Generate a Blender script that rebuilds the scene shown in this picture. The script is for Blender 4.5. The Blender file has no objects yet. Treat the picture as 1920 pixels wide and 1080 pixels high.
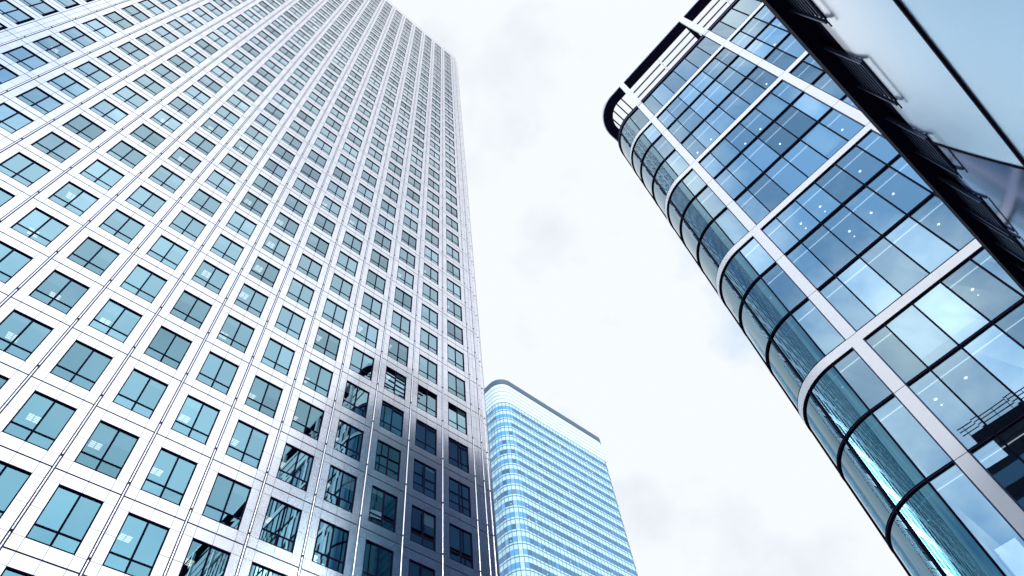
import bpy, bmesh, math, random
from mathutils import Vector, Matrix
random.seed(7)
S = bpy.context.scene
COL = S.collection

# ------------------------------------------------------------ camera
F_PX = 1241.81
cam_d = bpy.data.cameras.new("camera")
cam_d.sensor_fit = 'HORIZONTAL'; cam_d.sensor_width = 36.0
cam_d.lens = F_PX / 1920.0 * 36.0
cam_d.clip_start = 0.05; cam_d.clip_end = 6000.0
cam = bpy.data.objects.new("camera", cam_d); COL.objects.link(cam)
# rows: image right, image down, forward (world axes in columns)
Rr = Vector((0.7510, -0.6542, -0.0894)); Rd = Vector((0.5272, 0.6757, -0.5143)); Rf = Vector((0.3968, 0.3391, 0.8529))
Rf.normalize(); Rr = (Rr - Rf * Rr.dot(Rf)).normalized(); Rd = Rf.cross(Rr)
cam.matrix_world = Matrix(((Rr.x, -Rd.x, -Rf.x, 0), (Rr.y, -Rd.y, -Rf.y, 0), (Rr.z, -Rd.z, -Rf.z, 0), (0, 0, 0, 1)))
S.camera = cam

# ------------------------------------------------------------ world and sun
S.view_settings.view_transform = 'Standard'; S.view_settings.look = 'None'
S.view_settings.exposure = 0.0; S.view_settings.gamma = 1.0
S.cycles.max_bounces = 10; S.cycles.glossy_bounces = 5; S.cycles.transparent_max_bounces = 12
S.cycles.transmission_bounces = 4; S.cycles.diffuse_bounces = 3
S.cycles.use_denoising = True
S.cycles.sample_clamp_indirect = 4.0
world = bpy.data.worlds.new("World"); S.world = world; world.use_nodes = True
nt = world.node_tree; nt.nodes.clear()
def N(nt, t, **kw):
    n = nt.nodes.new(t)
    for k, v in kw.items(): setattr(n, k, v)
    return n
def L(nt, a, b): nt.links.new(a, b)
def math_n(nt, op, a=None, b=None, c=None, clamp=False):
    n = N(nt, 'ShaderNodeMath', operation=op, use_clamp=clamp)
    for i, v in enumerate((a, b, c)):
        if v is None: continue
        if isinstance(v, (int, float)): n.inputs[i].default_value = v
        else: L(nt, v, n.inputs[i])
    return n.outputs[0]
SUN_EL, SUN_AZ = math.radians(27), math.radians(204)      # azimuth from +Y towards +X
sky = N(nt, 'ShaderNodeTexSky', sky_type='NISHITA', sun_disc=False)
sky.sun_elevation = SUN_EL; sky.sun_rotation = SUN_AZ
sky.air_density = 1.3; sky.dust_density = 0.6; sky.ozone_density = 2.5
tc = N(nt, 'ShaderNodeTexCoord')
mp = N(nt, 'ShaderNodeMapping'); mp.inputs['Scale'].default_value = (1.0, 1.0, 1.6); mp.inputs['Location'].default_value = (3.1, 1.7, 0.4)
L(nt, tc.outputs['Generated'], mp.inputs['Vector'])
no = N(nt, 'ShaderNodeTexNoise'); no.inputs['Scale'].default_value = 2.3; no.inputs['Detail'].default_value = 7; no.inputs['Roughness'].default_value = 0.52
L(nt, mp.outputs[0], no.inputs['Vector'])
dp = N(nt, 'ShaderNodeVectorMath', operation='DOT_PRODUCT'); dp.inputs[1].default_value = Vector((0.62, 0.42, 1.0)).normalized()
L(nt, tc.outputs['Generated'], dp.inputs[0])
# the cloud sheet opens to blue towards the west (-X)
dw = N(nt, 'ShaderNodeVectorMath', operation='DOT_PRODUCT'); dw.inputs[1].default_value = Vector((-0.88, -0.24, 0.50)).normalized()
L(nt, tc.outputs['Generated'], dw.inputs[0])
west = N(nt, 'ShaderNodeMapRange', interpolation_type='SMOOTHSTEP'); west.inputs[1].default_value = 0.58; west.inputs[2].default_value = 0.93; west.inputs[3].default_value = 0.0; west.inputs[4].default_value = 1.25
L(nt, dw.outputs['Value'], west.inputs[0])
cover = math_n(nt, 'SUBTRACT', math_n(nt, 'ADD', math_n(nt, 'MULTIPLY', math_n(nt, 'SUBTRACT', no.outputs['Fac'], 0.5), 5.5), 1.62), west.outputs[0], clamp=False)
north = N(nt, 'ShaderNodeVectorMath', operation='DOT_PRODUCT'); north.inputs[1].default_value = Vector((0.45, 0.85, 0.28)).normalized()
L(nt, tc.outputs['Generated'], north.inputs[0])
nr = N(nt, 'ShaderNodeMapRange', interpolation_type='SMOOTHSTEP'); nr.inputs[1].default_value = 0.92; nr.inputs[2].default_value = 0.985; nr.inputs[3].default_value = 0.0; nr.inputs[4].default_value = 1.0
L(nt, north.outputs['Value'], nr.inputs[0])
cover = math_n(nt, 'SUBTRACT', cover, nr.outputs[0], clamp=True)
# grey wisps inside the cloud sheet
no2 = N(nt, 'ShaderNodeTexNoise'); no2.inputs['Scale'].default_value = 5.0; no2.inputs['Detail'].default_value = 5
L(nt, mp.outputs[0], no2.inputs['Vector'])
wisp = N(nt, 'ShaderNodeMapRange'); wisp.inputs[1].default_value = 0.53; wisp.inputs[2].default_value = 0.80; wisp.inputs[3].default_value = 0.0; wisp.inputs[4].default_value = 1.0
L(nt, no2.outputs['Fac'], wisp.inputs[0])
cc = N(nt, 'ShaderNodeMix', data_type='RGBA'); cc.inputs[6].default_value = (9.35, 9.75, 10.1, 1); cc.inputs[7].default_value = (7.2, 7.8, 8.6, 1)
L(nt, wisp.outputs[0], cc.inputs[0])
away = N(nt, 'ShaderNodeMapRange', interpolation_type='SMOOTHSTEP'); away.inputs[1].default_value = 0.80; away.inputs[2].default_value = 0.25; away.inputs[3].default_value = 1.0; away.inputs[4].default_value = 1.8
L(nt, dp.outputs['Value'], away.inputs[0])
ccs = N(nt, 'ShaderNodeVectorMath', operation='SCALE'); L(nt, cc.outputs[2], ccs.inputs[0]); L(nt, away.outputs[0], ccs.inputs['Scale'])
bluep = N(nt, 'ShaderNodeMix', data_type='RGBA', blend_type='ADD'); bluep.inputs[0].default_value = 1.0
bluep.inputs[7].default_value = (2.6, 4.6, 7.2, 1)
L(nt, sky.outputs[0], bluep.inputs[6])
mx = N(nt, 'ShaderNodeMix', data_type='RGBA')
L(nt, cover, mx.inputs[0]); L(nt, bluep.outputs[2], mx.inputs[6]); L(nt, ccs.outputs[0], mx.inputs[7])
bg = N(nt, 'ShaderNodeBackground'); bg.inputs['Strength'].default_value = 0.1
L(nt, mx.outputs[2], bg.inputs['Color'])
wo = N(nt, 'ShaderNodeOutputWorld'); L(nt, bg.outputs[0], wo.inputs['Surface'])

sd = bpy.data.lights.new("sun", 'SUN'); sd.energy = 2.4; sd.angle = math.radians(20); sd.color = (1.0, 0.975, 0.95)
sun = bpy.data.objects.new("sun", sd); COL.objects.link(sun)
sv = Vector((math.sin(SUN_AZ) * math.cos(SUN_EL), math.cos(SUN_AZ) * math.cos(SUN_EL), math.sin(SUN_EL)))
sun.rotation_euler = (-sv).to_track_quat('-Z', 'Y').to_euler(); sun.location = (0, 0, 300)

GROUND = -1.6

# ------------------------------------------------------------ helpers
class MB:
    """collects faces, then links them as ONE mesh object"""
    def __init__(s): s.v = []; s.f = []; s.m = []; s.c = []; s.sm = []
    def quad(s, a, b, c, d, mi=0, col=0.5, smooth=False):
        i = len(s.v); s.v += [a, b, c, d]; s.f.append((i, i+1, i+2, i+3)); s.m.append(mi); s.c.append(col); s.sm.append(smooth)
    def poly(s, pts, mi=0, col=0.5):
        i = len(s.v); s.v += list(pts); s.f.append(tuple(range(i, i+len(pts)))); s.m.append(mi); s.c.append(col); s.sm.append(False)
    def box(s, x0, x1, y0, y1, z0, z1, mi=0, col=0.5):
        p = [(x0,y0,z0),(x1,y0,z0),(x1,y1,z0),(x0,y1,z0),(x0,y0,z1),(x1,y0,z1),(x1,y1,z1),(x0,y1,z1)]
        s.hexa(p, mi, col)
    def hexa(s, p, mi=0, col=0.5):
        i = len(s.v); s.v += p
        for f in ((3,2,1,0),(4,5,6,7),(0,1,5,4),(1,2,6,5),(2,3,7,6),(3,0,4,7)):
            s.f.append(tuple(i+k for k in f)); s.m.append(mi); s.c.append(col); s.sm.append(False)
    def bar(s, a, b, w, h=None, mi=0, up=(0,0,1)):
        a = Vector(a); b = Vector(b); h = h or w; d = (b-a).normalized(); u = Vector(up)
        if abs(d.dot(u)) > 0.95: u = Vector((0,1,0))
        r = d.cross(u).normalized()*w/2; u = r.cross(d).normalized()*h/2
        s.hexa([tuple(q) for q in (a-r-u, a+r-u, b+r-u, b-r-u, a-r+u, a+r+u, b+r+u, b-r+u)], mi)
    def disc(s, c, r, mi=0, n=12):
        s.poly([(c[0]+r*math.cos(-2*math.pi*k/n), c[1]+r*math.sin(-2*math.pi*k/n), c[2]) for k in range(n)], mi)
    def tube(s, x, y, z0, z1, r, n=10, mi=0):
        i = len(s.v)
        for z in (z0, z1):
            for k in range(n): s.v.append((x+r*math.cos(2*math.pi*k/n), y+r*math.sin(2*math.pi*k/n), z))
        for k in range(n):
            s.f.append((i+k, i+(k+1)%n, i+n+(k+1)%n, i+n+k)); s.m.append(mi); s.c.append(.5); s.sm.append(True)
    def build(s, name, mats, parent=None):
        me = bpy.data.meshes.new(name); me.from_pydata([tuple(q) for q in s.v], [], s.f)
        if not isinstance(mats, (list, tuple)): mats = [mats]
        for m in mats: me.materials.append(m)
        me.polygons.foreach_set('material_index', s.m)
        me.polygons.foreach_set('use_smooth', s.sm)
        at = me.attributes.new('tone', 'FLOAT', 'FACE'); at.data.foreach_set('value', s.c)
        me.update()
        o = bpy.data.objects.new(name, me); COL.objects.link(o)
        if parent is not None: o.parent = parent
        return o
def tag(o, label=None, cat=None, group=None, kind=None):
    if label: o['label'] = label
    if cat: o['category'] = cat
    if group: o['group'] = group
    if kind: o['kind'] = kind
    return o
def empty(name, loc=(0,0,0)):
    o = bpy.data.objects.new(name, None); o.location = loc; COL.objects.link(o); return o
def px(P):
    P = Vector(P); z = P.dot(Rf)
    if z <= 0.1: return None
    return (960 + F_PX*P.dot(Rr)/z, 540 + F_PX*P.dot(Rd)/z)
def area(pts):
    """area a polygon takes in the 1920 x 1080 frame"""
    q = [px(p) for p in pts]
    if None in q: return 0
    def clip(q, ax, lim, sgn):
        out = []
        for i in range(len(q)):
            a, b = q[i], q[(i+1)%len(q)]; ia = sgn*(a[ax]-lim) >= 0; ib = sgn*(b[ax]-lim) >= 0
            if ia: out.append(a)
            if ia != ib:
                t = (lim-a[ax])/(b[ax]-a[ax]); out.append((a[0]+t*(b[0]-a[0]), a[1]+t*(b[1]-a[1])))
        return out
    for ax, lim, sgn in ((0,0,1),(0,1920,-1),(1,0,1),(1,1080,-1)):
        q = clip(q, ax, lim, sgn)
        if not q: return 0
    return abs(sum(q[i][0]*q[(i+1)%len(q)][1]-q[(i+1)%len(q)][0]*q[i][1] for i in range(len(q))))/2

# ------------------------------------------------------------ materials
def newmat(name):
    m = bpy.data.materials.new(name); m.use_nodes = True; t = m.node_tree; t.nodes.clear()
    o = N(t, 'ShaderNodeOutputMaterial'); return m, t, o
def pbr(name, col, rough=0.5, metal=0.0, spec=0.5, tone=0.0, bump=0.0, bscale=3.0, stretch=(1,1,1), rvar=0.0):
    m, t, o = newmat(name); b = N(t, 'ShaderNodeBsdfPrincipled')
    b.inputs['Base Color'].default_value = (*col, 1); b.inputs['Roughness'].default_value = rough
    b.inputs['Metallic'].default_value = metal; b.inputs['Specular IOR Level'].default_value = spec
    L(t, b.outputs[0], o.inputs['Surface'])
    tcn = N(t, 'ShaderNodeTexCoord'); mpp = N(t, 'ShaderNodeMapping'); mpp.inputs['Scale'].default_value = stretch
    L(t, tcn.outputs['Object'], mpp.inputs[0])
    nn = N(t, 'ShaderNodeTexNoise'); nn.inputs['Scale'].default_value = bscale; nn.inputs['Detail'].default_value = 4
    L(t, mpp.outputs[0], nn.inputs['Vector'])
    if tone:
        at = N(t, 'ShaderNodeAttribute', attribute_name='tone')
        f = math_n(t, 'ADD', math_n(t, 'MULTIPLY', math_n(t, 'SUBTRACT', at.outputs['Fac'], 0.5), tone), 1.0)
        f = math_n(t, 'ADD', f, math_n(t, 'MULTIPLY', math_n(t, 'SUBTRACT', nn.outputs['Fac'], 0.5), tone*0.8))
        vm = N(t, 'ShaderNodeVectorMath', operation='SCALE'); vm.inputs[0].default_value = col
        L(t, f, vm.inputs['Scale']); L(t, vm.outputs[0], b.inputs['Base Color'])
    if rvar:
        L(t, math_n(t, 'ADD', math_n(t, 'MULTIPLY', math_n(t, 'SUBTRACT', nn.outputs['Fac'], 0.5), rvar), rough), b.inputs['Roughness'])
    if bump:
        bn = N(t, 'ShaderNodeBump'); bn.inputs['Strength'].default_value = bump; bn.inputs['Distance'].default_value = 0.02
        L(t, nn.outputs['Fac'], bn.inputs['Height']); L(t, bn.outputs[0], b.inputs['Normal'])
    return m
def emis(name, col, s):
    m, t, o = newmat(name); e = N(t, 'ShaderNodeEmission'); e.inputs[0].default_value = (*col, 1); e.inputs[1].default_value = s
    L(t, e.outputs[0], o.inputs['Surface']); return m
def glass(name, refl, trans, f0=0.35, power=3.0, rough=0.0, tone=0.15, wob=0.0, graze=(0.93, 0.97, 1.0)):
    """coated architectural glass: tinted mirror reflection over a tinted clear pane"""
    m, t, o = newmat(name)
    g = N(t, 'ShaderNodeBsdfGlossy'); g.inputs['Roughness'].default_value = rough
    tr = N(t, 'ShaderNodeBsdfTransparent'); tr.inputs[0].default_value = (*trans, 1)
    lw = N(t, 'ShaderNodeLayerWeight'); lw.inputs[0].default_value = 0.5
    fc = math_n(t, 'POWER', lw.outputs['Facing'], power)
    fac = math_n(t, 'ADD', math_n(t, 'MULTIPLY', fc, 1.0-f0), f0, clamp=True)
    # reflection tint fades to white towards grazing
    at = N(t, 'ShaderNodeAttribute', attribute_name='tone')
    mc = N(t, 'ShaderNodeMix', data_type='RGBA'); mc.inputs[6].default_value = (*refl, 1); mc.inputs[7].default_value = (*graze, 1)
    L(t, fc, mc.inputs[0])
    vm = N(t, 'ShaderNodeVectorMath', operation='SCALE'); L(t, mc.outputs[2], vm.inputs[0])
    L(t, math_n(t, 'ADD', math_n(t, 'MULTIPLY', math_n(t, 'SUBTRACT', at.outputs['Fac'], 0.5), tone), 1.0-tone*0.2), vm.inputs['Scale'])
    L(t, vm.outputs[0], g.inputs['Color'])
    if wob:
        tcn = N(t, 'ShaderNodeTexCoord'); nn = N(t, 'ShaderNodeTexNoise'); nn.inputs['Scale'].default_value = 0.55; nn.inputs['Detail'].default_value = 1
        L(t, tcn.outputs['Object'], nn.inputs['Vector'])
        bn = N(t, 'ShaderNodeBump'); bn.inputs['Strength'].default_value = wob; bn.inputs['Distance'].default_value = 0.05
        L(t, nn.outputs['Fac'], bn.inputs['Height']); L(t, bn.outputs[0], g.inputs['Normal'])
    mxs = N(t, 'ShaderNodeMixShader'); L(t, fac, mxs.inputs[0]); L(t, tr.outputs[0], mxs.inputs[1]); L(t, g.outputs[0], mxs.inputs[2])
    L(t, mxs.outputs[0], o.inputs['Surface']); return m

M_STEEL = pbr('linen_steel', (0.755, 0.77, 0.85), 0.17, 1.0, tone=0.10, bscale=0.9, stretch=(2,2,0.25), rvar=0.015)
M_JOINT = pbr('joint_black', (0.012, 0.010, 0.030), 0.7)
M_SEAM = pbr('seam_grey', (0.09, 0.09, 0.17), 0.8)
M_FRAME = pbr('window_frame', (0.006, 0.005, 0.026), 0.8, spec=0.03)
M_TUBE = pbr('polished_tube', (0.86, 0.84, 0.90), 0.22, 1.0, bscale=2)
M_TGLASS = glass('teal_glass', (0.21, 0.54, 0.70), (0.40, 0.50, 0.55), f0=0.50, power=1.6, tone=0.60)
M_ROOM = pbr('room_surfaces', (0.06, 0.10, 0.12), 0.9)
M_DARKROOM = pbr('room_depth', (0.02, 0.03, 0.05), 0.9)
M_BLIND = pbr('blind_fabric', (0.78, 0.82, 0.84), 0.85)
M_LAMP = emis('office_lamp', (1.0, 0.82, 0.70), 3.0)
M_SPOT = emis('downlight', (1.0, 0.95, 0.88), 4.0)
M_WHITE = pbr('white_enamel', (0.90, 0.90, 0.93), 0.38, bscale=0.8, tone=0.04, rvar=0.1)
M_BLACK = pbr('black_metal', (0.005, 0.003, 0.016), 0.6, spec=0.06)
M_BLUEMETAL = pbr('blue_frame', (0.03, 0.04, 0.12), 0.5, 0.0, spec=0.3)
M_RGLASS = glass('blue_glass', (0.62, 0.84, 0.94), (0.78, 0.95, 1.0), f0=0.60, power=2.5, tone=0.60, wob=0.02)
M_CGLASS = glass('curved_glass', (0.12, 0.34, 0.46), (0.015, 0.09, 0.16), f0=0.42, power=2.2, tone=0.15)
M_EGLASS = pbr('dark_reflection_glass', (0.045, 0.10, 0.20), 0.35, 0.0, spec=0.2)  # end and far panes: dark reflection put into a matte base colour
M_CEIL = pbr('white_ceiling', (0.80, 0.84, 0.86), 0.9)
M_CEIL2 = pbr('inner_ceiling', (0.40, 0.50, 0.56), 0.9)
M_STRIP = emis('ceiling_strip', (0.90, 0.97, 1.0), 1.0)
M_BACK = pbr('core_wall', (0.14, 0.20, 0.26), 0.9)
M_HLIGHT = pbr('fritted_glass', (0.44, 0.65, 0.73), 0.5, 0.0, spec=0.3, tone=0.10)
M_HGLASS = pbr('blue_window_band', (0.045, 0.16, 0.31), 0.25, 0.0, spec=0.6, tone=0.9, bscale=0.02)
M_HWHITE = pbr('screen_louvre', (0.60, 0.72, 0.76), 0.5, spec=0.2)
M_HLINE = pbr('teal_line', (0.07, 0.22, 0.33), 0.4)
M_HFASC = pbr('roof_fascia', (0.05, 0.10, 0.16), 0.6)
M_NAVYREFL = pbr('navy_reflection_sheet', (0.09, 0.14, 0.28), 0.12, 1.0, bscale=0.15)  # cladding right of the joint: dark mirrored surroundings put into the base colour
M_SLAT = pbr('slat_metal', (0.05, 0.07, 0.14), 0.3, 0.7)
M_POL = pbr('polished_cladding', (0.93, 0.95, 1.0), 0.28, 1.0, bscale=0.15, bump=0.0)
M_CONC = pbr('grey_render', (0.045, 0.045, 0.06), 0.8, tone=0.2)
M_GROUND = pbr('paving', (0.42, 0.42, 0.44), 0.85, tone=0.3, bscale=0.7)

# ------------------------------------------------------------ setting
g = MB(); g.quad((-3000,-3000,GROUND),(3000,-3000,GROUND),(3000,3000,GROUND),(-3000,3000,GROUND))
tag(g.build('ground', M_GROUND), kind='structure')

# ============================================================ steel clad tower (left)
X0, YT, Z0, BAY, FL = 23.18, 27.763, 24.09, 3.0154, 4.0
WA, WB = 0.316, 0.340
TOPZ = 181.3
ROWS = range(-3, 39); COLS = range(0, 14)
def tx(u): return X0 + BAY*u
def tz(v): return Z0 + FL*v
tower = empty('skyscraper', (4, YT, GROUND))
tag(tower, 'tall pale steel clad office tower with a grid of small square paired windows', 'skyscraper')
def tpart(mb, name, mats, parent=None):
    o = mb.build(name, mats)
    o.parent = parent or tower
    if parent is None: o.location = (-tower.location.x, -tower.location.y, -tower.location.z)
    return o
XR = 25.92; XL = tx(-13.84)              # ends of the front plane
clad = MB(); back = MB()
def panel(x0, x1, z0, z1, y=YT, g=0.010, mb=None, gz0=None, gz1=None):
    mb = mb or clad
    t = random.uniform(-1, 1)*0.0022*min(1.2, z1-z0); s2 = random.uniform(-1, 1)*0.0018*(x1-x0)
    a, b = z0+(gz0 or g), z1-(gz1 or g)
    mb.quad((x0+g, y, a), (x1-g, y+s2, a), (x1-g, y+s2+t, b), (x0+g, y+t, b), 0, random.random())
HG = 0.038   # half of the dark horizontal joint
TB = 0.075   # half width kept clear for a vertical tube
JD = 0.035   # depth of the joints
for r in ROWS:
    for c in COLS:
        xa, xb = tx(-c-.5)+TB, tx(-c+.5)-TB
        xs = [xa, tx(-c-WA), tx(-c), tx(-c+WA), xb]
        zs = [tz(r-.5), tz(r-WB), tz(r), tz(r+WB), tz(r+.5)]
        for i in range(4):
            for j in range(4):
                if i in (1, 2) and j in (1, 2): continue
                panel(xs[i], xs[i+1], zs[j], zs[j+1], gz0=HG if j == 0 else None, gz1=HG if j == 3 else None)
                yb = YT+JD
                back.quad((xs[i],yb,zs[j]),(xs[i+1],yb,zs[j]),(xs[i+1],yb,zs[j+1]),(xs[i],yb,zs[j+1]), 1)
        # dark strip lying in the floor joint
        back.quad((xa,yb-.004,zs[4]-.03),(xb,yb-.004,zs[4]-.03),(xb,yb-.004,zs[4]+.03),(xa,yb-.004,zs[4]+.03), 0)
    # blank bays at both ends of the front
    for (a, b, mid) in ((tx(.5)+TB, tx(.79)-TB, None), (tx(.79)+TB, XR, None), (XL, tx(-13.79)-.01, None), (tx(-13.79)+.01, tx(-13.5)-TB, 1)):
        zs = [tz(r-.5), tz(r-WB), tz(r), tz(r+WB), tz(r+.5)]
        cuts = [a, (a+b)/2, b] if mid or b-a > .6 else [a, b]
        for i in range(len(cuts)-1):
            for j in range(4): panel(cuts[i], cuts[i+1], zs[j], zs[j+1], gz0=HG if j == 0 else None, gz1=HG if j == 3 else None)
        back.quad((a,YT+JD,zs[0]),(b,YT+JD,zs[0]),(b,YT+JD,zs[4]),(a,YT+JD,zs[4]), 1)
        back.quad((a,YT+JD-.004,zs[4]-.03),(b,YT+JD-.004,zs[4]-.03),(b,YT+JD-.004,zs[4]+.03),(a,YT+JD-.004,zs[4]+.03), 0)
zt0 = tz(38.5)
panel(XL, XR, zt0+.03, TOPZ)
zb0 = tz(-3.5)
panel(XL, XR, GROUND, zb0)
# dark back of the tube channels
for u in [ -c-.5 for c in COLS] + [.5, .79]:
    back.quad((tx(u)-TB,YT+JD+.01,GROUND),(tx(u)+TB,YT+JD+.01,GROUND),(tx(u)+TB,YT+JD+.01,TOPZ),(tx(u)-TB,YT+JD+.01,TOPZ), 0)
# stepped back corner, right: two returns
def strips(xa, xb, y, top, n=1):
    for r in range(-3, 39):
        zs = [tz(r-.5), tz(r-WB), tz(r), tz(r+WB), tz(r+.5)]
        if zs[4] > top: break
        for i in range(n):
            a = xa+(xb-xa)*i/n; b = xa+(xb-xa)*(i+1)/n
            for j in range(4): panel(a, b, zs[j], zs[j+1], y=y, gz0=HG if j == 0 else None, gz1=HG if j == 3 else None)
        back.quad((xa,y+JD,zs[0]),(xb,y+JD,zs[0]),(xb,y+JD,zs[4]),(xa,y+JD,zs[4]), 1)
        back.quad((xa,y+JD-.004,zs[4]-.03),(xb,y+JD-.004,zs[4]-.03),(xb,y+JD-.004,zs[4]+.03),(xa,y+JD-.004,zs[4]+.03), 0)
    back.quad((xa,y+JD,GROUND),(xb,y+JD,GROUND),(xb,y+JD,zb0),(xa,y+JD,zb0), 1)
strips(XR+.06, 26.85, YT+.55, TOPZ, 1)
strips(26.95, 27.9, YT+1.7, 168.0, 1)
def sidewall(x, y0, y1, top):
    for r in range(-6, 40):
        z0, z1 = max(GROUND, tz(r-.5)), min(top, tz(r+.5))
        if z0 >= z1: continue
        clad.quad((x,y0,z0+.01),(x,y1,z0+.01),(x,y1,z1-.01),(x,y0,z1-.01), 0, random.random())
        back.quad((x-.01,y0,z1-.03),(x-.01,y1,z1-.03),(x-.01,y1,z1+.03),(x-.01,y0,z1+.03), 0)
sidewall(XR, YT+.004, YT+.55, TOPZ); sidewall(26.88, YT+.555, YT+1.7, TOPZ); sidewall(27.92, YT+1.705, YT+56, 168.0)
back.box(XL+.3, 26.80, YT+5.0, YT+56, 178.0, TOPZ-.3, 1)
# left stepped corner: plane set back, with its windows
YS = YT+1.45; XS0 = tx(-17.2)
for r in range(2, 39):
    zs = [tz(r-.5), tz(r-WB), tz(r), tz(r+WB), tz(r+.5)]
    for c, (wl, wr) in ((14.62, (-.36, .62)), (15.62, (-.36, .36)), (16.62, (-.36, .36))):
        xs = [tx(-c-.5)+.04, tx(-c+wl), tx(-c), tx(-c+min(wr, .46)), tx(-c+.5)-.04]
        if c < 15: xs[4] = XL+.5; xs[3] = XL+.35
        for i in range(4):
            for j in range(4):
                if i in (1, 2) and j in (1, 2): continue
                panel(xs[i], xs[i+1], zs[j], zs[j+1], y=YS, gz0=HG if j == 0 else None, gz1=HG if j == 3 else None)
                back.quad((xs[i],YS+JD,zs[j]),(xs[i+1],YS+JD,zs[j]),(xs[i+1],YS+JD,zs[j+1]),(xs[i],YS+JD,zs[j+1]), 0 if j==3 else 1)
XLw = tx(-17.12)
for (xw, ya, yb_) in ((XL, YT+.01, YS), (XLw, YS, YT+56)):
    clad.quad((xw,yb_,GROUND),(xw,ya,GROUND),(xw,ya,TOPZ),(xw,yb_,TOPZ), 0, .5)
clad.quad((XLw,YS,GROUND),(XL,YS,GROUND),(XL,YS,tz(1.5)),(XLw,YS,tz(1.5)), 0, .5)
clad.quad((XLw,YS,TOPZ-5.8),(XL,YS,TOPZ-5.8),(XL,YS,TOPZ),(XLw,YS,TOPZ), 0, .5)
clad.quad((XLw,YT+56,GROUND),(27.92,YT+56,GROUND),(27.92,YT+56,TOPZ),(XLw,YT+56,TOPZ), 0, .5)
tpart(clad, 'wall', M_STEEL)
tpart(back, 'panel_joint', [M_JOINT, M_SEAM])
rf = MB(); rf.box(XL+.2, XR-.1, YT+.2, YT+55.8, TOPZ-.6, TOPZ-.2); tpart(rf, 'roof', M_STEEL)
# vertical polished tubes with a collar at every floor
tm = MB(); tm.tube(0, 0, 0, TOPZ-GROUND-1, .040, 12, 0)
for r in range(-6, 39):
    tm.tube(0, 0, tz(r+.66)-GROUND, tz(r+.66)-GROUND+.10, .066, 8, 1)
t0 = None
for u in [-c-.5 for c in COLS] + [.5, .79, .79+.345, -14.05]:
    y = YT-.012 if u > -14 and u < 1 else (YT+.55 if u > 1 else YS-.05)
    x = tx(u) if u > -14 else tx(-15.12)
    if t0 is None:
        t0 = tm.build('vertical_tube', [M_TUBE, M_JOINT], tower); o = t0
    else:
        o = t0.copy(); COL.objects.link(o); o.parent = tower
    o.location = (x-tower.location.x, y-tower.location.y, 0)
# windows
W2, H2 = BAY*WA, FL*WB
FW, RD = 0.050, 0.075       # frame width, reveal depth
def window_frame(mb, x, z, y, w=W2, h=H2, mi=0):
    x0, x1, z0, z1 = x-w, x+w, z-h, z+h
    # reveals (dark lined) then frame, mullion and transom
    mb.box(x0, x0+FW, y-.004, y+RD+.08, z0, z1, mi); mb.box(x1-FW, x1, y-.004, y+RD+.08, z0, z1, mi)
    mb.box(x0+FW, x1-FW, y-.004, y+RD+.08, z1-FW, z1, mi); mb.box(x0+FW, x1-FW, y-.004, y+RD+.08, z0, z0+FW, mi)
    zt = z-0.165*FL
    mb.box(x-.045, x+.045, y+.045, y+RD+.06, z0+FW, z1-FW, mi)
    mb.box(x0+FW, x-.045, y+.05, y+RD+.05, zt-.04, zt+.04, mi); mb.box(x+.045, x1-FW, y+.05, y+RD+.05, zt-.04, zt+.04, mi)
def window_glass(mb, x, z, y, w=W2, h=H2, mi=0):
    zt = z-0.165*FL; kw = random.random()
    for (a, b) in ((x-w+FW, x-.045), (x+.045, x+w-FW)):
        for (c0, c1) in ((z-h+FW, zt-.04), (zt+.04, z+h-FW)):
            k = .65*kw+.35*random.random(); d = [random.uniform(-.003, .003) for _ in range(3)]
            mb.quad((a,y+RD,c0),(b,y+RD+d[0],c0),(b,y+RD+d[1],c1),(a,y+RD+d[2],c1), mi, k)
wins = []
for r in ROWS:
    for c in COLS:
        x, z = tx(-c), tz(r)
        a = area([(x-W2,YT,z-H2),(x+W2,YT,z-H2),(x+W2,YT,z+H2),(x-W2,YT,z+H2)])
        wins.append((a, r, c))
wins.sort(reverse=True)
near = {(r, c) for a, r, c in wins[:99] if a > 0}
fm = MB(); window_frame(fm, 0, 0, 0)
gms = []
for k in range(99):
    gm = MB(); window_glass(gm, 0, 0, 0); gms.append(gm)
f0 = None; g0 = []
def blind_spec(r, c):
    rnd = random.Random(r*31+c*7+5); out = []
    p = rnd.random()
    if p < .06 and r > 4: return [(0, 1.0), (1, 1.0)]
    for s_ in (0, 1):
        if rnd.random() < .30: out.append((s_, rnd.choice((.12, .2, .3, .45, .5))))
    return out
def lamp_spec(r, c):
    rnd = random.Random(r*17+c*13+3); p = rnd.random()
    if c <= 4 and r <= 3: p = 0
    if p > (.62 if r < 4 else .30) or r > 9: return []
    return [(-.38+rnd.uniform(-.12, .12), 1.35 if r < 4 else .6)]
def add_blinds(mb, x, z, y, sp, mi=0):
    zt = z-0.165*FL; top = z+H2-FW
    for s_, f in sp:
        a, b = ((x-W2+FW, x-.045), (x+.045, x+W2-FW))[s_]
        zb = top-f*(top-zt)
        if f >= 1: zb = z-H2+FW
        mb.quad((a+.02,y+RD+.07,zb),(b-.02,y+RD+.07,zb),(b-.02,y+RD+.07,top),(a+.02,y+RD+.07,top), mi)
def add_lamp(mb, x, z, y, dx, dy, mi=0, mj=1):
    w, d, n = .58, .50, 4
    zz = z+H2-.02
    for i in range(2):
        for j in range(n):
            xa = x+dx-w/2+i*w/2; ya = y+dy+RD+j*d/n
            mb.quad((xa+.02,ya+.02,zz),(xa+.02,ya+d/n-.015,zz),(xa+w/2-.02,ya+d/n-.015,zz),(xa+w/2-.02,ya+.02,zz), mi)
    mb.box(x+dx-w/2-.02, x+dx+w/2+.02, y+dy+RD-.02, y+dy+RD+d+.02, zz+.004, zz+.05, mj)
frest, grest = MB(), MB()
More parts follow.
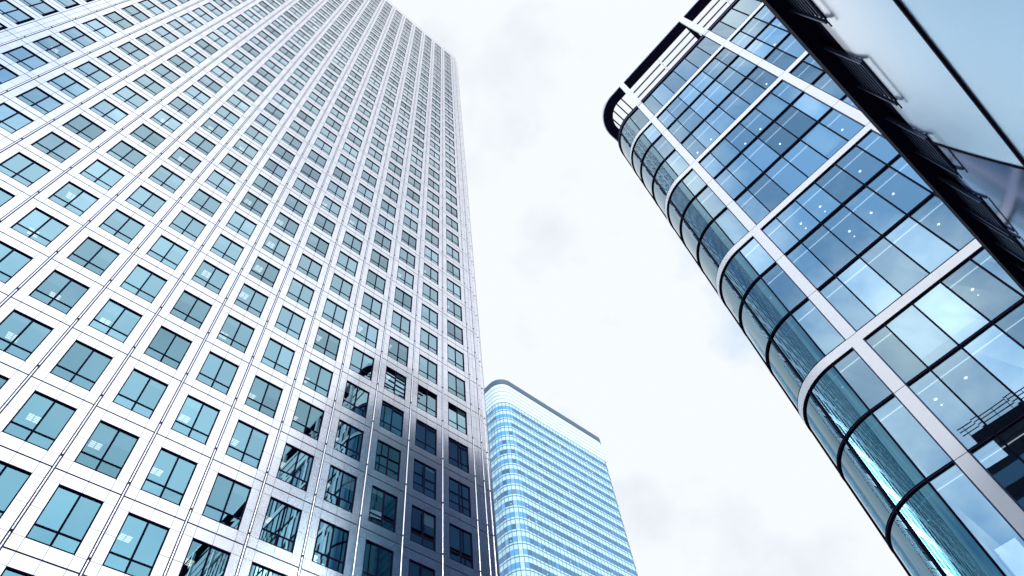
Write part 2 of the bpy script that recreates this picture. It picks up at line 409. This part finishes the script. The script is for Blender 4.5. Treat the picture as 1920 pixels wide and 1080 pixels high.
tl = tower.location
for a, r, c in wins:
    x, z = tx(-c), tz(r); bs = blind_spec(r, c); ls = lamp_spec(r, c) if -2 <= r <= 10 else []
    if (r, c) in near:
        if f0 is None: f0 = fm.build('window', M_FRAME, tower); f = f0
        else: f = f0.copy(); COL.objects.link(f); f.parent = tower
        f.location = (x-tl.x, YT-tl.y, z-tl.z)
        k = len(g0)
        if len(g0) <= k: k = len(g0); gl = gms[k].build('pane', M_TGLASS, f); g0.append(gl)
        else: gl = g0[k].copy(); COL.objects.link(gl); gl.parent = f
        if bs: b = MB(); add_blinds(b, 0, 0, 0, bs); b.build('blind', M_BLIND, f)
        for dx, dy in ls: b = MB(); add_lamp(b, 0, 0, 0, dx, dy); b.build('ceiling_light', [M_LAMP, M_FRAME], f)
    else:
        window_frame(frest, x, z, YT); window_glass(frest, x, z, YT, mi=1)
        if bs: add_blinds(frest, x, z, YT, bs, mi=2)
        for dx, dy in ls: add_lamp(frest, x, z, YT, dx, dy, 3, 0)
for r in range(2, 39):
    for c in (14.58, 15.62, 16.62):
        w = .36*BAY
        window_frame(frest, tx(-c), tz(r), YS, w=w); window_glass(frest, tx(-c), tz(r), YS, w=w, mi=1)
tag(tpart(frest, 'window', [M_FRAME, M_TGLASS, M_BLIND, M_LAMP]), kind='stuff')
rm = MB()
for r in ROWS:
    zc = tz(r+WB)
    rm.quad((XL+.1,YT+RD+.11,zc),(XL+.1,YT+5,zc),(XR-.2,YT+5,zc),(XR-.2,YT+RD+.11,zc), 0)
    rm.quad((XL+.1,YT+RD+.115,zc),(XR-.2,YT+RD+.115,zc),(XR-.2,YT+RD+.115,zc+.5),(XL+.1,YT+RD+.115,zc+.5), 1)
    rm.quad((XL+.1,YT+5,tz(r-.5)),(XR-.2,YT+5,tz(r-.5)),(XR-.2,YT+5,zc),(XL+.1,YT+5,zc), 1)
for r in range(2, 39):
    rm.quad((XLw,YS+RD+.11,tz(r+WB)),(XLw,YS+3,tz(r+WB)),(XL-.1,YS+3,tz(r+WB)),(XL-.1,YS+RD+.11,tz(r+WB)), 0)
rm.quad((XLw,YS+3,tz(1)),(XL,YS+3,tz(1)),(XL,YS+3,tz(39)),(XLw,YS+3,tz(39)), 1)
tpart(rm, 'interior', [M_ROOM, M_DARKROOM])

# ============================================================ glass office block with rounded corner (right)
XE = 26.5; RC = 3.35; XC, YC = XE+RC, 3.25; ZTOP = 65.5; ZR = 73.7
blk = empty('office_block', (XE, 0, GROUND))
tag(blk, 'blue glass office block with rounded corner, white bands and open roof frame', 'office building')
def bpart(mb, name, mats):
    o = mb.build(name, mats, blk); o.location = (-blk.location.x, -blk.location.y, -blk.location.z); return o
YEND = -50.0; XEND = 62.0
def plan(s, off=0.0):
    """point and outward normal along the wall line; s<0 flat street face (s=y-YC), 0..pi/2*RC the curve, then the end face"""
    q = math.pi/2*RC
    if s <= 0: return (XE-off, YC+s), (-1, 0)
    if s < q:
        a = s/RC; n = (-math.cos(a), math.sin(a)); return (XC+(RC+off)*n[0], YC+(RC+off)*n[1]), n
    return (XC+(s-q), YC+RC+off), (0, 1)
QL = math.pi/2*RC
def arc_ss(s0, s1):
    ss = [s0]
    n = 26
    for k in range(n+1):
        t = QL*k/n
        if s0+.01 < t < s1-.01: ss.append(t)
    ss.append(s1); return ss
def ringbox(mb, s0, s1, z0, z1, o0, o1, mi=0):
    ss = arc_ss(s0, s1)
    for a, b in zip(ss[:-1], ss[1:]):
        (ax, ay), _ = plan(a, o0); (bx, by), _ = plan(b, o0); (ax1, ay1), _ = plan(a, o1); (bx1, by1), _ = plan(b, o1)
        sm = a >= -.001 and b <= QL+.001
        mb.quad((ax1,ay1,z0),(ax1,ay1,z1),(bx1,by1,z1),(bx1,by1,z0), mi, .5, sm)      # outer
        mb.quad((ax,ay,z0),(bx,by,z0),(bx,by,z1),(ax,ay,z1), mi)                      # inner
        mb.quad((ax,ay,z0),(ax1,ay1,z0),(bx1,by1,z0),(bx,by,z0), mi)
        mb.quad((ax,ay,z1),(bx,by,z1),(bx1,by1,z1),(ax1,ay1,z1), mi)
    for a, fl in ((ss[0], 0), (ss[-1], 1)):
        (ax, ay), _ = plan(a, o0); (ax1, ay1), _ = plan(a, o1)
        p = [(ax,ay,z0),(ax,ay,z1),(ax1,ay1,z1),(ax1,ay1,z0)]
        mb.poly(p if fl else p[::-1], mi)
sY = lambda y: y-YC
GD = -0.065    # glass set behind the wall line
KS = [k for k in range(-7, 10) if k != -3]
FLOORS = [24.85+4.0*k for k in KS]          # top of each transom
WHITE = {k for k in range(-2, 10) if k % 3 == 0}       # every third storey carries a white band
S_END = QL+28.0
BANDW = .29
V1, V2 = 1.72, -7.25
VB = [V1, V2] + [V2-8.97*k for k in range(1, 5)]
mull = [sY(V1-.29-1.16), sY(V1-.29-1.16-1.5), sY(V1-.29-1.16-3.0), sY(V1-.29-1.16-4.52), sY(V1-.29-1.16-6.03)]
for k in range(0, 5):
    for j in range(1, 6): mull.append(sY(V2-8.97*k-1.50*j))
mull += [0.02, 1.86, 4.55, QL+2.6, QL+5.6] + [QL+8.6+3*k for k in range(7)]
mull = sorted(m for m in mull if m > sY(YEND))
# white vertical bands
for i, y in enumerate(VB):
    b = MB(); ringbox(b, sY(y-BANDW), sY(y+BANDW), GROUND, ZR, -.30, .03, 0)
    for fz in FLOORS + [ZTOP]:
        pass
    bpart(b, 'vertical_band', M_WHITE)
# seams where the white panels meet
sm = MB()
for y in VB:
    for fz in FLOORS+[ZTOP+.1, 69.5]:
        sm.box(XE-.034, XE-.031, y-BANDW, y+BANDW, fz-.014, fz+.014)
bpart(sm, 'panel_joint', M_SEAM)
# floor lines
for k, fz in zip(KS, FLOORS):
    b = MB()
    w = k in WHITE
    segs = []
    ys = sorted(VB, reverse=True)
    cur = S_END
    for y in ys:
        segs.append((sY(y+BANDW)+.002, cur)); cur = sY(y-BANDW)-.002
    segs.append((sY(YEND), cur))
    for s0, s1 in segs:
        if w:
            ringbox(b, s0, min(s1, QL+.4), fz-.56, fz, -.22, .03, 0)
            ringbox(b, s0, s1, fz+.002, fz+.060, GD-.04, .033, 1)
            ringbox(b, s0, s1, fz-.62, fz-.562, GD-.04, .033, 1)
        else:
            ringbox(b, s0, s1, fz-.050, fz+.050, GD-.04, -.005, 1)
            ringbox(b, s0, s1, fz-.060, fz-.025, -.004, .03, 1)
            ringbox(b, s0, s1, fz+.025, fz+.060, -.004, .03, 1)
            ringbox(b, s0, s1, fz-.018, fz+.018, -.004, .006, 2)
    bpart(b, 'white_band' if w else 'transom', [M_WHITE, M_BLACK, M_BLUEMETAL])
b = MB(); ringbox(b, sY(YEND), S_END, ZTOP-.10, ZTOP+.02, GD-.05, .03, 1); ringbox(b, sY(YEND), S_END, ZTOP+.022, ZTOP+.42, GD-.05, -.02, 0)
ringbox(b, sY(YEND), S_END, ZTOP+.422, ZTOP+.47, GD-.05, .03, 1)
bpart(b, 'coping', [M_BLUEMETAL, M_BLACK])
# mullions
for m_ in mull:
    b = MB(); (x, y), n = plan(m_, 0); t = (n[1], -n[0])
    for (hw, o0, o1) in ((.040, GD-.05, .015),):
        P = []
        for zz in (GROUND+4, ZTOP-.1):
            for (sw, oo) in ((-hw, o0), (hw, o0), (hw, o1), (-hw, o1)):
                P.append((x+t[0]*sw+n[0]*oo, y+t[1]*sw+n[1]*oo, zz))
        b.hexa(P)
    bpart(b, 'mullion', M_BLACK)
# dark edge frames beside the white verticals
b = MB()
for y in VB:
    for s_ in (-1, 1):
        yy = y+s_*(BANDW+.035)
        b.box(XE-GD-.02, XE+.25, yy-.03, yy+.03, GROUND, ZTOP-.1)
        b.box(XE-.012, XE-GD-.022, yy-.03, yy+.03, GROUND, ZTOP-.1)
bpart(b, 'edge_frame', M_BLUEMETAL)
# glass: every storey x every module
edges = sorted(set([sY(YEND)] + [m for m in mull] + [sY(y-BANDW) for y in VB] + [sY(y+BANDW) for y in VB] + [S_END]))
levels = [GROUND+4] + FLOORS + [ZTOP]
panes = []
for i in range(len(edges)-1):
    a, bb = edges[i], edges[i+1]
    mid = (a+bb)/2
    if any(abs(mid-sY(y)) < BANDW for y in VB): continue
    for j in range(len(levels)-1):
        z0, z1 = levels[j]+.06, levels[j+1]-(.58 if (j < len(FLOORS) and KS[j] in WHITE) else .06)
        (ax, ay), n1 = plan(a, GD); (bx, by), n2 = plan(bb, GD)
        vis = 1 if (n1[0]*ax+n1[1]*ay) < 0 else 0
        ar = area([(ax,ay,z0),(bx,by,z0),(bx,by,z1),(ax,ay,z1)]) if vis else 0
        if by < -14: ar = 0
        panes.append((ar, a, bb, z0, z1, j))
panes.sort(key=lambda q: -q[0])
rest = MB()
def pane_mesh(mb, a, bb, z0, z1, mi=0):
    k = random.random(); curved = a > -.2 and a < QL+.1
    if a < -.1:
        d = [random.uniform(-.012, .012) for _ in range(3)]
        (ax, ay), _ = plan(a, GD); (bx, by), _ = plan(bb, GD)
        mb.quad((ax,ay,z0),(ax+d[0],ay,z1),(bx+d[1],by,z1),(bx+d[2],by,z0), mi, k)
    else:
        ss = arc_ss(a, bb)
        # closer steps so that the reflection runs smoothly
        ss = [a+(bb-a)*i/24 for i in range(25)] if curved else ss
        for p, q in zip(ss[:-1], ss[1:]):
            (ax, ay), _ = plan(p, GD); (bx, by), _ = plan(q, GD)
            mb.quad((ax,ay,z0),(ax,ay,z1),(bx,by,z1),(bx,by,z0), mi, k, True)
for i, (ar, a, bb, z0, z1, j) in enumerate(panes):
    if i < 99 and ar > 0:
        mb = MB(); pane_mesh(mb, a, bb, z0, z1)
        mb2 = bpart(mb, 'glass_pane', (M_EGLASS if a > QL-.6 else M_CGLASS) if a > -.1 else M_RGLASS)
        if a > -.1: 
            me = mb2.data
            bm = bmesh.new(); bm.from_mesh(me); bmesh.ops.remove_doubles(bm, verts=bm.verts, dist=1e-4); bm.to_mesh(me); bm.free()
    else:
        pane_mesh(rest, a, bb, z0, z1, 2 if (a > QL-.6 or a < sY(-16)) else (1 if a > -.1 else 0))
tag(bpart(rest, 'glass_pane', [M_RGLASS, M_CGLASS, M_EGLASS]), kind='stuff')
# storeys behind the glass: ceiling, edge strip, downlights, blinds
it = MB(); dl = MB(); bl = MB()
rnd = random.Random(21)
DEP = 6.5
for j in range(1, len(levels)):
    zc = levels[j]-(.62 if (j-1 < len(FLOORS) and KS[j-1] in WHITE) else .12)
    if j == len(levels)-1: zc = levels[j]-.15
    s0, s1 = sY(YEND), QL+.4
    ss = arc_ss(s0, s1)
    for p, q in zip(ss[:-1], ss[1:]):
        def st(o0, o1, z, mi):
            (ax, ay), _ = plan(p, o0); (bx, by), _ = plan(q, o0); (cx, cy), _ = plan(p, o1); (dx, dy), _ = plan(q, o1)
            it.quad((ax,ay,z),(bx,by,z),(dx,dy,z),(cx,cy,z), mi)
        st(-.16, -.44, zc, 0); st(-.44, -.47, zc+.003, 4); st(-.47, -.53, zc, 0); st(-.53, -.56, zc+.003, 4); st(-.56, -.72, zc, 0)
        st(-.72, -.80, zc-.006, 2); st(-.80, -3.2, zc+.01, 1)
    # deeper ceiling, slab and core
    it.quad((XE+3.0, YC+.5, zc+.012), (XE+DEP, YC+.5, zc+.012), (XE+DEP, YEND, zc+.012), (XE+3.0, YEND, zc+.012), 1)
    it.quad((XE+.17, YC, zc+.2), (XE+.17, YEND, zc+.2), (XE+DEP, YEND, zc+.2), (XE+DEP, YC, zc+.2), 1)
for j in range(0, len(levels)-1):
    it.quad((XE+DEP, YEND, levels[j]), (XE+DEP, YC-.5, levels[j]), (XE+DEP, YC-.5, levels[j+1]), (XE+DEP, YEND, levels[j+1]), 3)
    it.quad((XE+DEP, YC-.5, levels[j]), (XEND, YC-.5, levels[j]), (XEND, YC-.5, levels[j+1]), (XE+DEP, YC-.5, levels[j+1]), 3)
rp = random.Random(9)
for j in range(1, len(levels)-1):
    for k in range(9):
        if rp.random() < .5:
            y = 1.2-1.5*rp.randrange(0, 9)-.05; x0 = XE+rp.choice((1.0, 1.6, 2.2))
            it.quad((x0, y, levels[j]+.25), (XE+DEP, y, levels[j]+.25), (XE+DEP, y, levels[j+1]-.7), (x0, y, levels[j+1]-.7), rp.choice((0, 1, 3)))
bpart(it, 'interior', [M_CEIL, M_CEIL2, M_STRIP, M_BACK, M_BLUEMETAL])
for j in range(1, len(levels)):
    zc = levels[j]-(.62 if (j-1 < len(FLOORS) and KS[j-1] in WHITE) else .12)
    if j == len(levels)-1: zc = levels[j]-.15
    y = 1.0
    while y > -14:
        if rnd.random() < .34:
            r_ = .07
            dl.disc((XE+1.72, y, zc-.01), r_); 
            if rnd.random() < .6: dl.disc((XE+2.25, y, zc-.01), r_*.6)
        y -= 1.5
    for s in (1.0, 2.6, 3.6):
        if rnd.random() < .35:
            (x_, y_), _ = plan(s, -1.6); dl.disc((x_, y_, zc-.01), .06)
tag(bpart(dl, 'downlight', M_SPOT), kind='stuff')
cand = [q for q in panes[:99] if q[1] < -.1]
rnd.shuffle(cand)
for ar, a, bb, z0, z1, j in cand[:9]:
    b = MB(); f = rnd.choice((1.0, 1.0, .8)); (ax, ay), _ = plan(a+.05, GD-.12); (bx, by), _ = plan(bb-.05, GD-.12)
    b.quad((ax,ay,z1-(z1-z0)*f),(ax,ay,z1),(bx,by,z1),(bx,by,z1-(z1-z0)*f)); bpart(b, 'blind', M_BLIND)
# roof frame: flat ring with pale rim, rails and corner bars
b = MB(); ringbox(b, sY(YEND), S_END, ZR-.10, ZR+.30, -1.15, -.06, 0)
bpart(b, 'roof_ring', M_BLACK)
b = MB(); ringbox(b, sY(YEND), S_END, ZR-.12, ZR+.34, -.058, .02, 0)
bpart(b, 'roof_rim', M_WHITE)
for x in (28.3, 29.06):
    ys = [2.15, 1.72-4.5, -7.2-.0, -7.25-4.5, -16.2, YEND]
    b = MB()
    for a, c in zip(ys[:-1], ys[1:]): b.box(x-.045, x+.045, c+.12, a-.12, ZR-.12, ZR+.12)
    bpart(b, 'roof_rail', M_BLUEMETAL)
for y in (2.85, 3.6, 4.37, 5.1):
    b = MB(); b.box(XE+1.2+(.3 if y > 4.2 else 0)+(.6 if y > 5 else 0), 36, y-.07, y+.07, ZR-.12, ZR+.12); bpart(b, 'roof_rail', M_BLUEMETAL)
for y in (1.72-4.5, -7.25-4.5):
    b = MB(); b.box(27.7, 36, y-.02, y+.02, ZR-.05, ZR+.02); bpart(b, 'rail_support', M_WHITE)
# bracket behind the second vertical band
b = MB(); b.hexa([(27.65,-7.50,ZR-.3),(29.45,-7.52,ZR-.3),(29.5,-7.06,ZR-.3),(27.66,-7.02,ZR-.3),(27.65,-7.50,ZR),(29.45,-7.52,ZR),(29.5,-7.06,ZR),(27.66,-7.02,ZR)])
bpart(b, 'roof_bracket', M_BLACK)
b = MB(); b.box(XE+.4, XEND, YEND, YC-.2, ZTOP-.5, ZTOP-.2); bpart(b, 'roof', M_CONC)
b = MB(); b.box(XE+.3, XEND, YEND-.2, YEND, GROUND, ZTOP); bpart(b, 'rear_wall', M_CONC)

# ============================================================ distant glass tower (centre)
dt = empty('office_tower', (144, 141, GROUND))
tag(dt, 'distant pale blue glass tower with striped floors and dark curved roof edge', 'office tower')
def dpart(mb, name, mats):
    o = mb.build(name, mats, dt); o.location = (-144, -141, -GROUND); return o
HX0, HX1, HY0, HY1, HR, HR2 = 116.0, 172.9, 113.5, 170.0, 5.2, 1.9
def hplan(off=0.0):
    pts = []
    pts.append((HX0-off, HY1))
    n = 14
    for k in range(n+1):
        a = math.pi+math.pi/2*k/n; pts.append((HX0+HR+(HR+off)*math.cos(a), HY0+HR+(HR+off)*math.sin(a)))
    n = 6
    for k in range(n+1):
        a = 1.5*math.pi+math.pi/2*k/n; pts.append((HX1-HR2+(HR2+off)*math.cos(a), HY0+HR2+(HR2+off)*math.sin(a)))
    pts.append((HX1+off, HY1)); return pts
def hring(mb, z0, z1, off, mi=0, cap=False, off2=None):
    P = hplan(off)
    for i in range(len(P)-1):
        (ax, ay), (bx, by) = P[i], P[i+1]
        mb.quad((ax,ay,z0),(bx,by,z0),(bx,by,z1),(ax,ay,z1), mi, .5, False)
    if cap:
        Q = hplan(off-(.6 if off2 is None else off-off2))
        for z in (z0, z1):
            for i in range(len(P)-1):
                mb.quad((*P[i],z),(*P[i+1],z),(*Q[i+1],z),(*Q[i],z), mi)
TOPF = 188.9; HFL = 4.45
flz = [TOPF-HFL*k for k in range(0, 43)]
flz = [z for z in flz if z > GROUND+HFL]
# module points along the plan
mods = []
def along(p0, p1, step):
    d = math.dist(p0, p1); n = max(1, round(d/step))
    return [(p0[0]+(p1[0]-p0[0])*k/n, p0[1]+(p1[1]-p0[1])*k/n) for k in range(n)]
mods += along((HX0, HY0+HR+40*1.63), (HX0, HY0+HR), 1.63)
for k in range(6):
    a = math.pi+math.pi/2*k/6; mods.append((HX0+HR+HR*math.cos(a), HY0+HR+HR*math.sin(a)))
mods += along((HX0+HR, HY0), (HX1-HR2, HY0), 1.63)
for k in range(3):
    a = 1.5*math.pi+math.pi/2*k/2; mods.append((HX1-HR2+HR2*math.cos(a), HY0+HR2+HR2*math.sin(a)))
rnd = random.Random(5)
for i, z in enumerate(flz):
    b = MB(); wb = MB()
    for p, q in zip(mods[:-1], mods[1:]):
        onarc = p[0] < HX0+HR-.1 and p[1] < HY0+HR+.1
        b.quad((*p,z-1.75),(*q,z-1.75),(*q,z+(.70 if i else .06)),(*p,z+(.70 if i else .06)), 0, rnd.random())
        t = rnd.gauss(.45, .16)
        if rnd.random() < .05: t = 1.0
        if onarc: t = rnd.choice((.2, 1.3, 1.5, 1.7))
        wb.quad((*p,z-3.75),(*q,z-3.75),(*q,z-1.75),(*p,z-1.75), 0, max(0, min(1.8, t)))
    dpart(b, 'spandrel_band', M_HLIGHT); dpart(wb, 'window_band', M_HGLASS)
b = MB()
for z in flz: hring(b, z-.10, z+.06, .10, 0, True)
dpart(b, 'floor_line', M_HLINE)
b = MB()
for (x, y) in mods[20:]:
    b.box(x-.07, x+.07, y-.07, y+.07, 60, TOPF)
tag(dpart(b, 'mullion', M_HLINE), kind='stuff')
b = MB(); hring(b, TOPF+.06, 199.6, 0, 0); dpart(b, 'screen_wall', M_HWHITE)
b = MB()
for z in (191.0, 193.1, 195.2, 197.4): hring(b, z-.10, z+.10, .05, 0, True)
dpart(b, 'screen_line', M_HLINE)
b = MB(); hring(b, 199.6, 202.2, .22, 0, True, 0.0)
b.poly([(x, y, 202.0) for x, y in hplan(.1)]); dpart(b, 'roof_fascia', M_HFASC)
b = MB()
for _ in range(60):
    k = rnd.randrange(0, 20); i = rnd.randrange(38, len(mods)-4); (x, y) = mods[i]; (x2, y2) = mods[i+1]
    z = flz[k]-rnd.choice((2.6, 3.0, 3.4)); m = rnd.uniform(.3, .7); X = x+(x2-x)*m; Y = y+(y2-y)*m-.03
    dx, dy = (x2-x), (y2-y); l = math.hypot(dx, dy); dx *= .10/l; dy *= .10/l
    b.quad((X-dx,Y-dy,z-.1),(X+dx,Y+dy,z-.1),(X+dx,Y+dy,z+.1),(X-dx,Y-dy,z+.1))
tag(dpart(b, 'ceiling_light', M_LAMP), kind='stuff')
b = MB(); b.box(HX0, HX1, HY1-.2, HY1, GROUND, 199); dpart(b, 'rear_wall', M_HLIGHT)
b = MB(); hring(b, GROUND, flz[-1]-HFL, 0, 0); dpart(b, 'base_wall', M_HLIGHT)

# ============================================================ near building overhead (upper right)
nb = empty('pavilion', (14, -4, GROUND))
tag(nb, 'near building seen from below, black eave with louvre panels over shiny pale cladding', 'building')
YAW = -0.0189
def nw(x, y, z): return (x, y+YAW*x, z)
def npart(mb, name, mats, parent=None):
    o = mb.build(name, mats, parent or nb)
    if parent is None: o.location = (-nb.location.x, -nb.location.y, -nb.location.z)
    return o
def nbox(mb, x0, x1, y0, y1, z0, z1, mi=0):
    mb.hexa([nw(x0,y0,z0),nw(x1,y0,z0),nw(x1,y1,z0),nw(x0,y1,z0),nw(x0,y0,z1),nw(x1,y0,z1),nw(x1,y1,z1),nw(x0,y1,z1)], mi)
EZ = 19.2
XA, XB = -8, 60
b = MB(); nbox(b, XA, XB, -5.6, -3.62, EZ, EZ+.5); npart(b, 'eave', M_BLACK)
b = MB(); nbox(b, XA, XB, -5.6, -4.12, 17.95, EZ-.005); npart(b, 'frieze', M_BLACK)
# curved brackets on the frieze between the louvre panels
LP = [(7.35, 9.15), (10.75, 12.5), (14.06, 15.8), (17.25, 19.05), (19.45, 21.2), (22.6, 24.3)]
LY = -3.95
for (x0, x1), (x2, x3) in zip(LP[:-1], LP[1:]):
    b = MB(); n = 10; w = x2-x1
    for k in range(n):
        ta, tb = k/n, (k+1)/n
        za = 17.9-.38*math.sin(math.pi*ta)**.8; zb = 17.9-.38*math.sin(math.pi*tb)**.8
        xa, xb = x1-.1+(w+.2)*ta, x1-.1+(w+.2)*tb
        b.hexa([nw(xa,-4.3,za),nw(xb,-4.3,zb),nw(xb,-4.10,zb),nw(xa,-4.10,za),nw(xa,-4.3,17.948),nw(xb,-4.3,17.948),nw(xb,-4.10,17.948),nw(xa,-4.10,17.948)])
    npart(b, 'bracket', M_BLACK)
for x0, x1 in LP:
    b = MB()
    nbox(b, x0, x1, LY-.10, LY-.06, 17.30, EZ-.02, 0)
    lv = npart(b, 'louvre_panel', [M_BLACK])
    def sub(mb, name, m): 
        o = mb.build(name, m, lv); return o
    for k in range(7):
        q = MB(); z = 17.38+.235*k; nbox(q, x0+.05, x1-.05, LY-.055, LY, z, z+.05); sub(q, 'slat', M_SLAT)
    for x in (x0, x1):
        q = MB(); nbox(q, x-.035, x+.035, LY-.02, LY+.06, 17.16, EZ-.02); sub(q, 'post', M_SLAT)
    q = MB(); nbox(q, x0-.02, x1+.14, LY, LY+.03, 17.06, 17.10); sub(q, 'rail', M_BLACK)
# shiny cladding sheets, gently bellied, with thin open joints
def sheet(x0, x1, z0, z1, fy, name='cladding_sheet'):
    mb = MB(); nx, nz = 16, 24
    P = [[nw(x0+(x1-x0)*i/nx, fy(x0+(x1-x0)*i/nx, z0+(z1-z0)*j/nz), z0+(z1-z0)*j/nz) for j in range(nz+1)] for i in range(nx+1)]
    for i in range(nx):
        for j in range(nz): mb.quad(P[i][j], P[i+1][j], P[i+1][j+1], P[i][j+1], 0, .5, True)
    o = npart(mb, name, M_POL if x0 < SX else M_NAVYREFL)
    bm = bmesh.new(); bm.from_mesh(o.data); bmesh.ops.remove_doubles(bm, verts=bm.verts, dist=1e-4); bm.to_mesh(o.data); bm.free()
    return o
def belly(x, z):
    t = max(0, 17.4-z)
    u = max(0, min(1, (x-SX)/7)); u = u*u*(3-2*u)
    return -4.01-(0.11-.11*u)*t-(0.012-.009*u)*t*t
SX = 14.45
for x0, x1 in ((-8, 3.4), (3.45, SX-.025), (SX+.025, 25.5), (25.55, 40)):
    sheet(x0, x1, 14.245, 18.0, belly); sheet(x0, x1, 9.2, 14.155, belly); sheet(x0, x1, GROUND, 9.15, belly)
b = MB(); nbox(b, -8, 40, -8.6, -8.4, GROUND, EZ)
npart(b, 'backing_wall', M_BLACK)
b = MB(); xs = [-8, SX]+[SX+1.0*k for k in range(1, 9)]+[40]
for xa, xb in zip(xs[:-1], xs[1:]):
    ya, yb = belly(xa, 14.2), belly(xb, 14.2)
    b.hexa([nw(xa,ya-.1,14.155),nw(xb,yb-.1,14.155),nw(xb,yb+.05,14.155),nw(xa,ya+.05,14.155),nw(xa,ya-.1,14.245),nw(xb,yb-.1,14.245),nw(xb,yb+.05,14.245),nw(xa,ya+.05,14.245)])
npart(b, 'seam_strip', M_BLACK)
for x in (SX,):
    for k in range(30):
        pass
    b = MB(); zs = [18.0-.4*k for k in range(40)]
    for za, zb in zip(zs[:-1], zs[1:]):
        ya, yb = belly(x, za)+.03, belly(x, zb)+.03
        b.hexa([nw(x-.035,yb-.08,zb),nw(x+.035,yb-.08,zb),nw(x+.035,yb,zb),nw(x-.035,yb,zb),nw(x-.035,ya-.08,za),nw(x+.035,ya-.08,za),nw(x+.035,ya,za),nw(x-.035,ya,za)])
    npart(b, 'seam_strip', M_BLACK)

# ============================================================ dark block with roof terrace behind the viewpoint (seen only in the glass)
tb = empty('terrace_building', (-16, -12, GROUND))
tag(tb, 'dark building with railed roof terrace, mirrored in lower right panes of glass block', 'building')
def tpart2(mb, name, m):
    o = mb.build(name, m, tb); o.location = (16, 12, -GROUND); return o
b = MB(); b.box(-45, -14, -30, 5.4, GROUND, 40.4); tpart2(b, 'wall', M_BLACK)
b = MB(); b.box(-45, -14.05, -30, 1.85, 40.4, 44.0); tpart2(b, 'terrace_slab', M_BLACK)
for k in range(14):
    b = MB(); b.box(-14.2, -14.1, 1.8-1.4*k-.03, 1.8-1.4*k+.03, 44.0, 45.3); tpart2(b, 'post', M_BLACK)
for z in (44.45, 44.9, 45.3):
    b = MB(); b.box(-14.2, -14.1, -17, 2.4, z-.03, z+.03); tpart2(b, 'rail', M_BLACK)
for k in range(9):
    b = MB(); z = 14+3*k; b.box(-14, -13.92, -28, 5.2, z, z+1.5); tpart2(b, 'window_band', M_HGLASS)
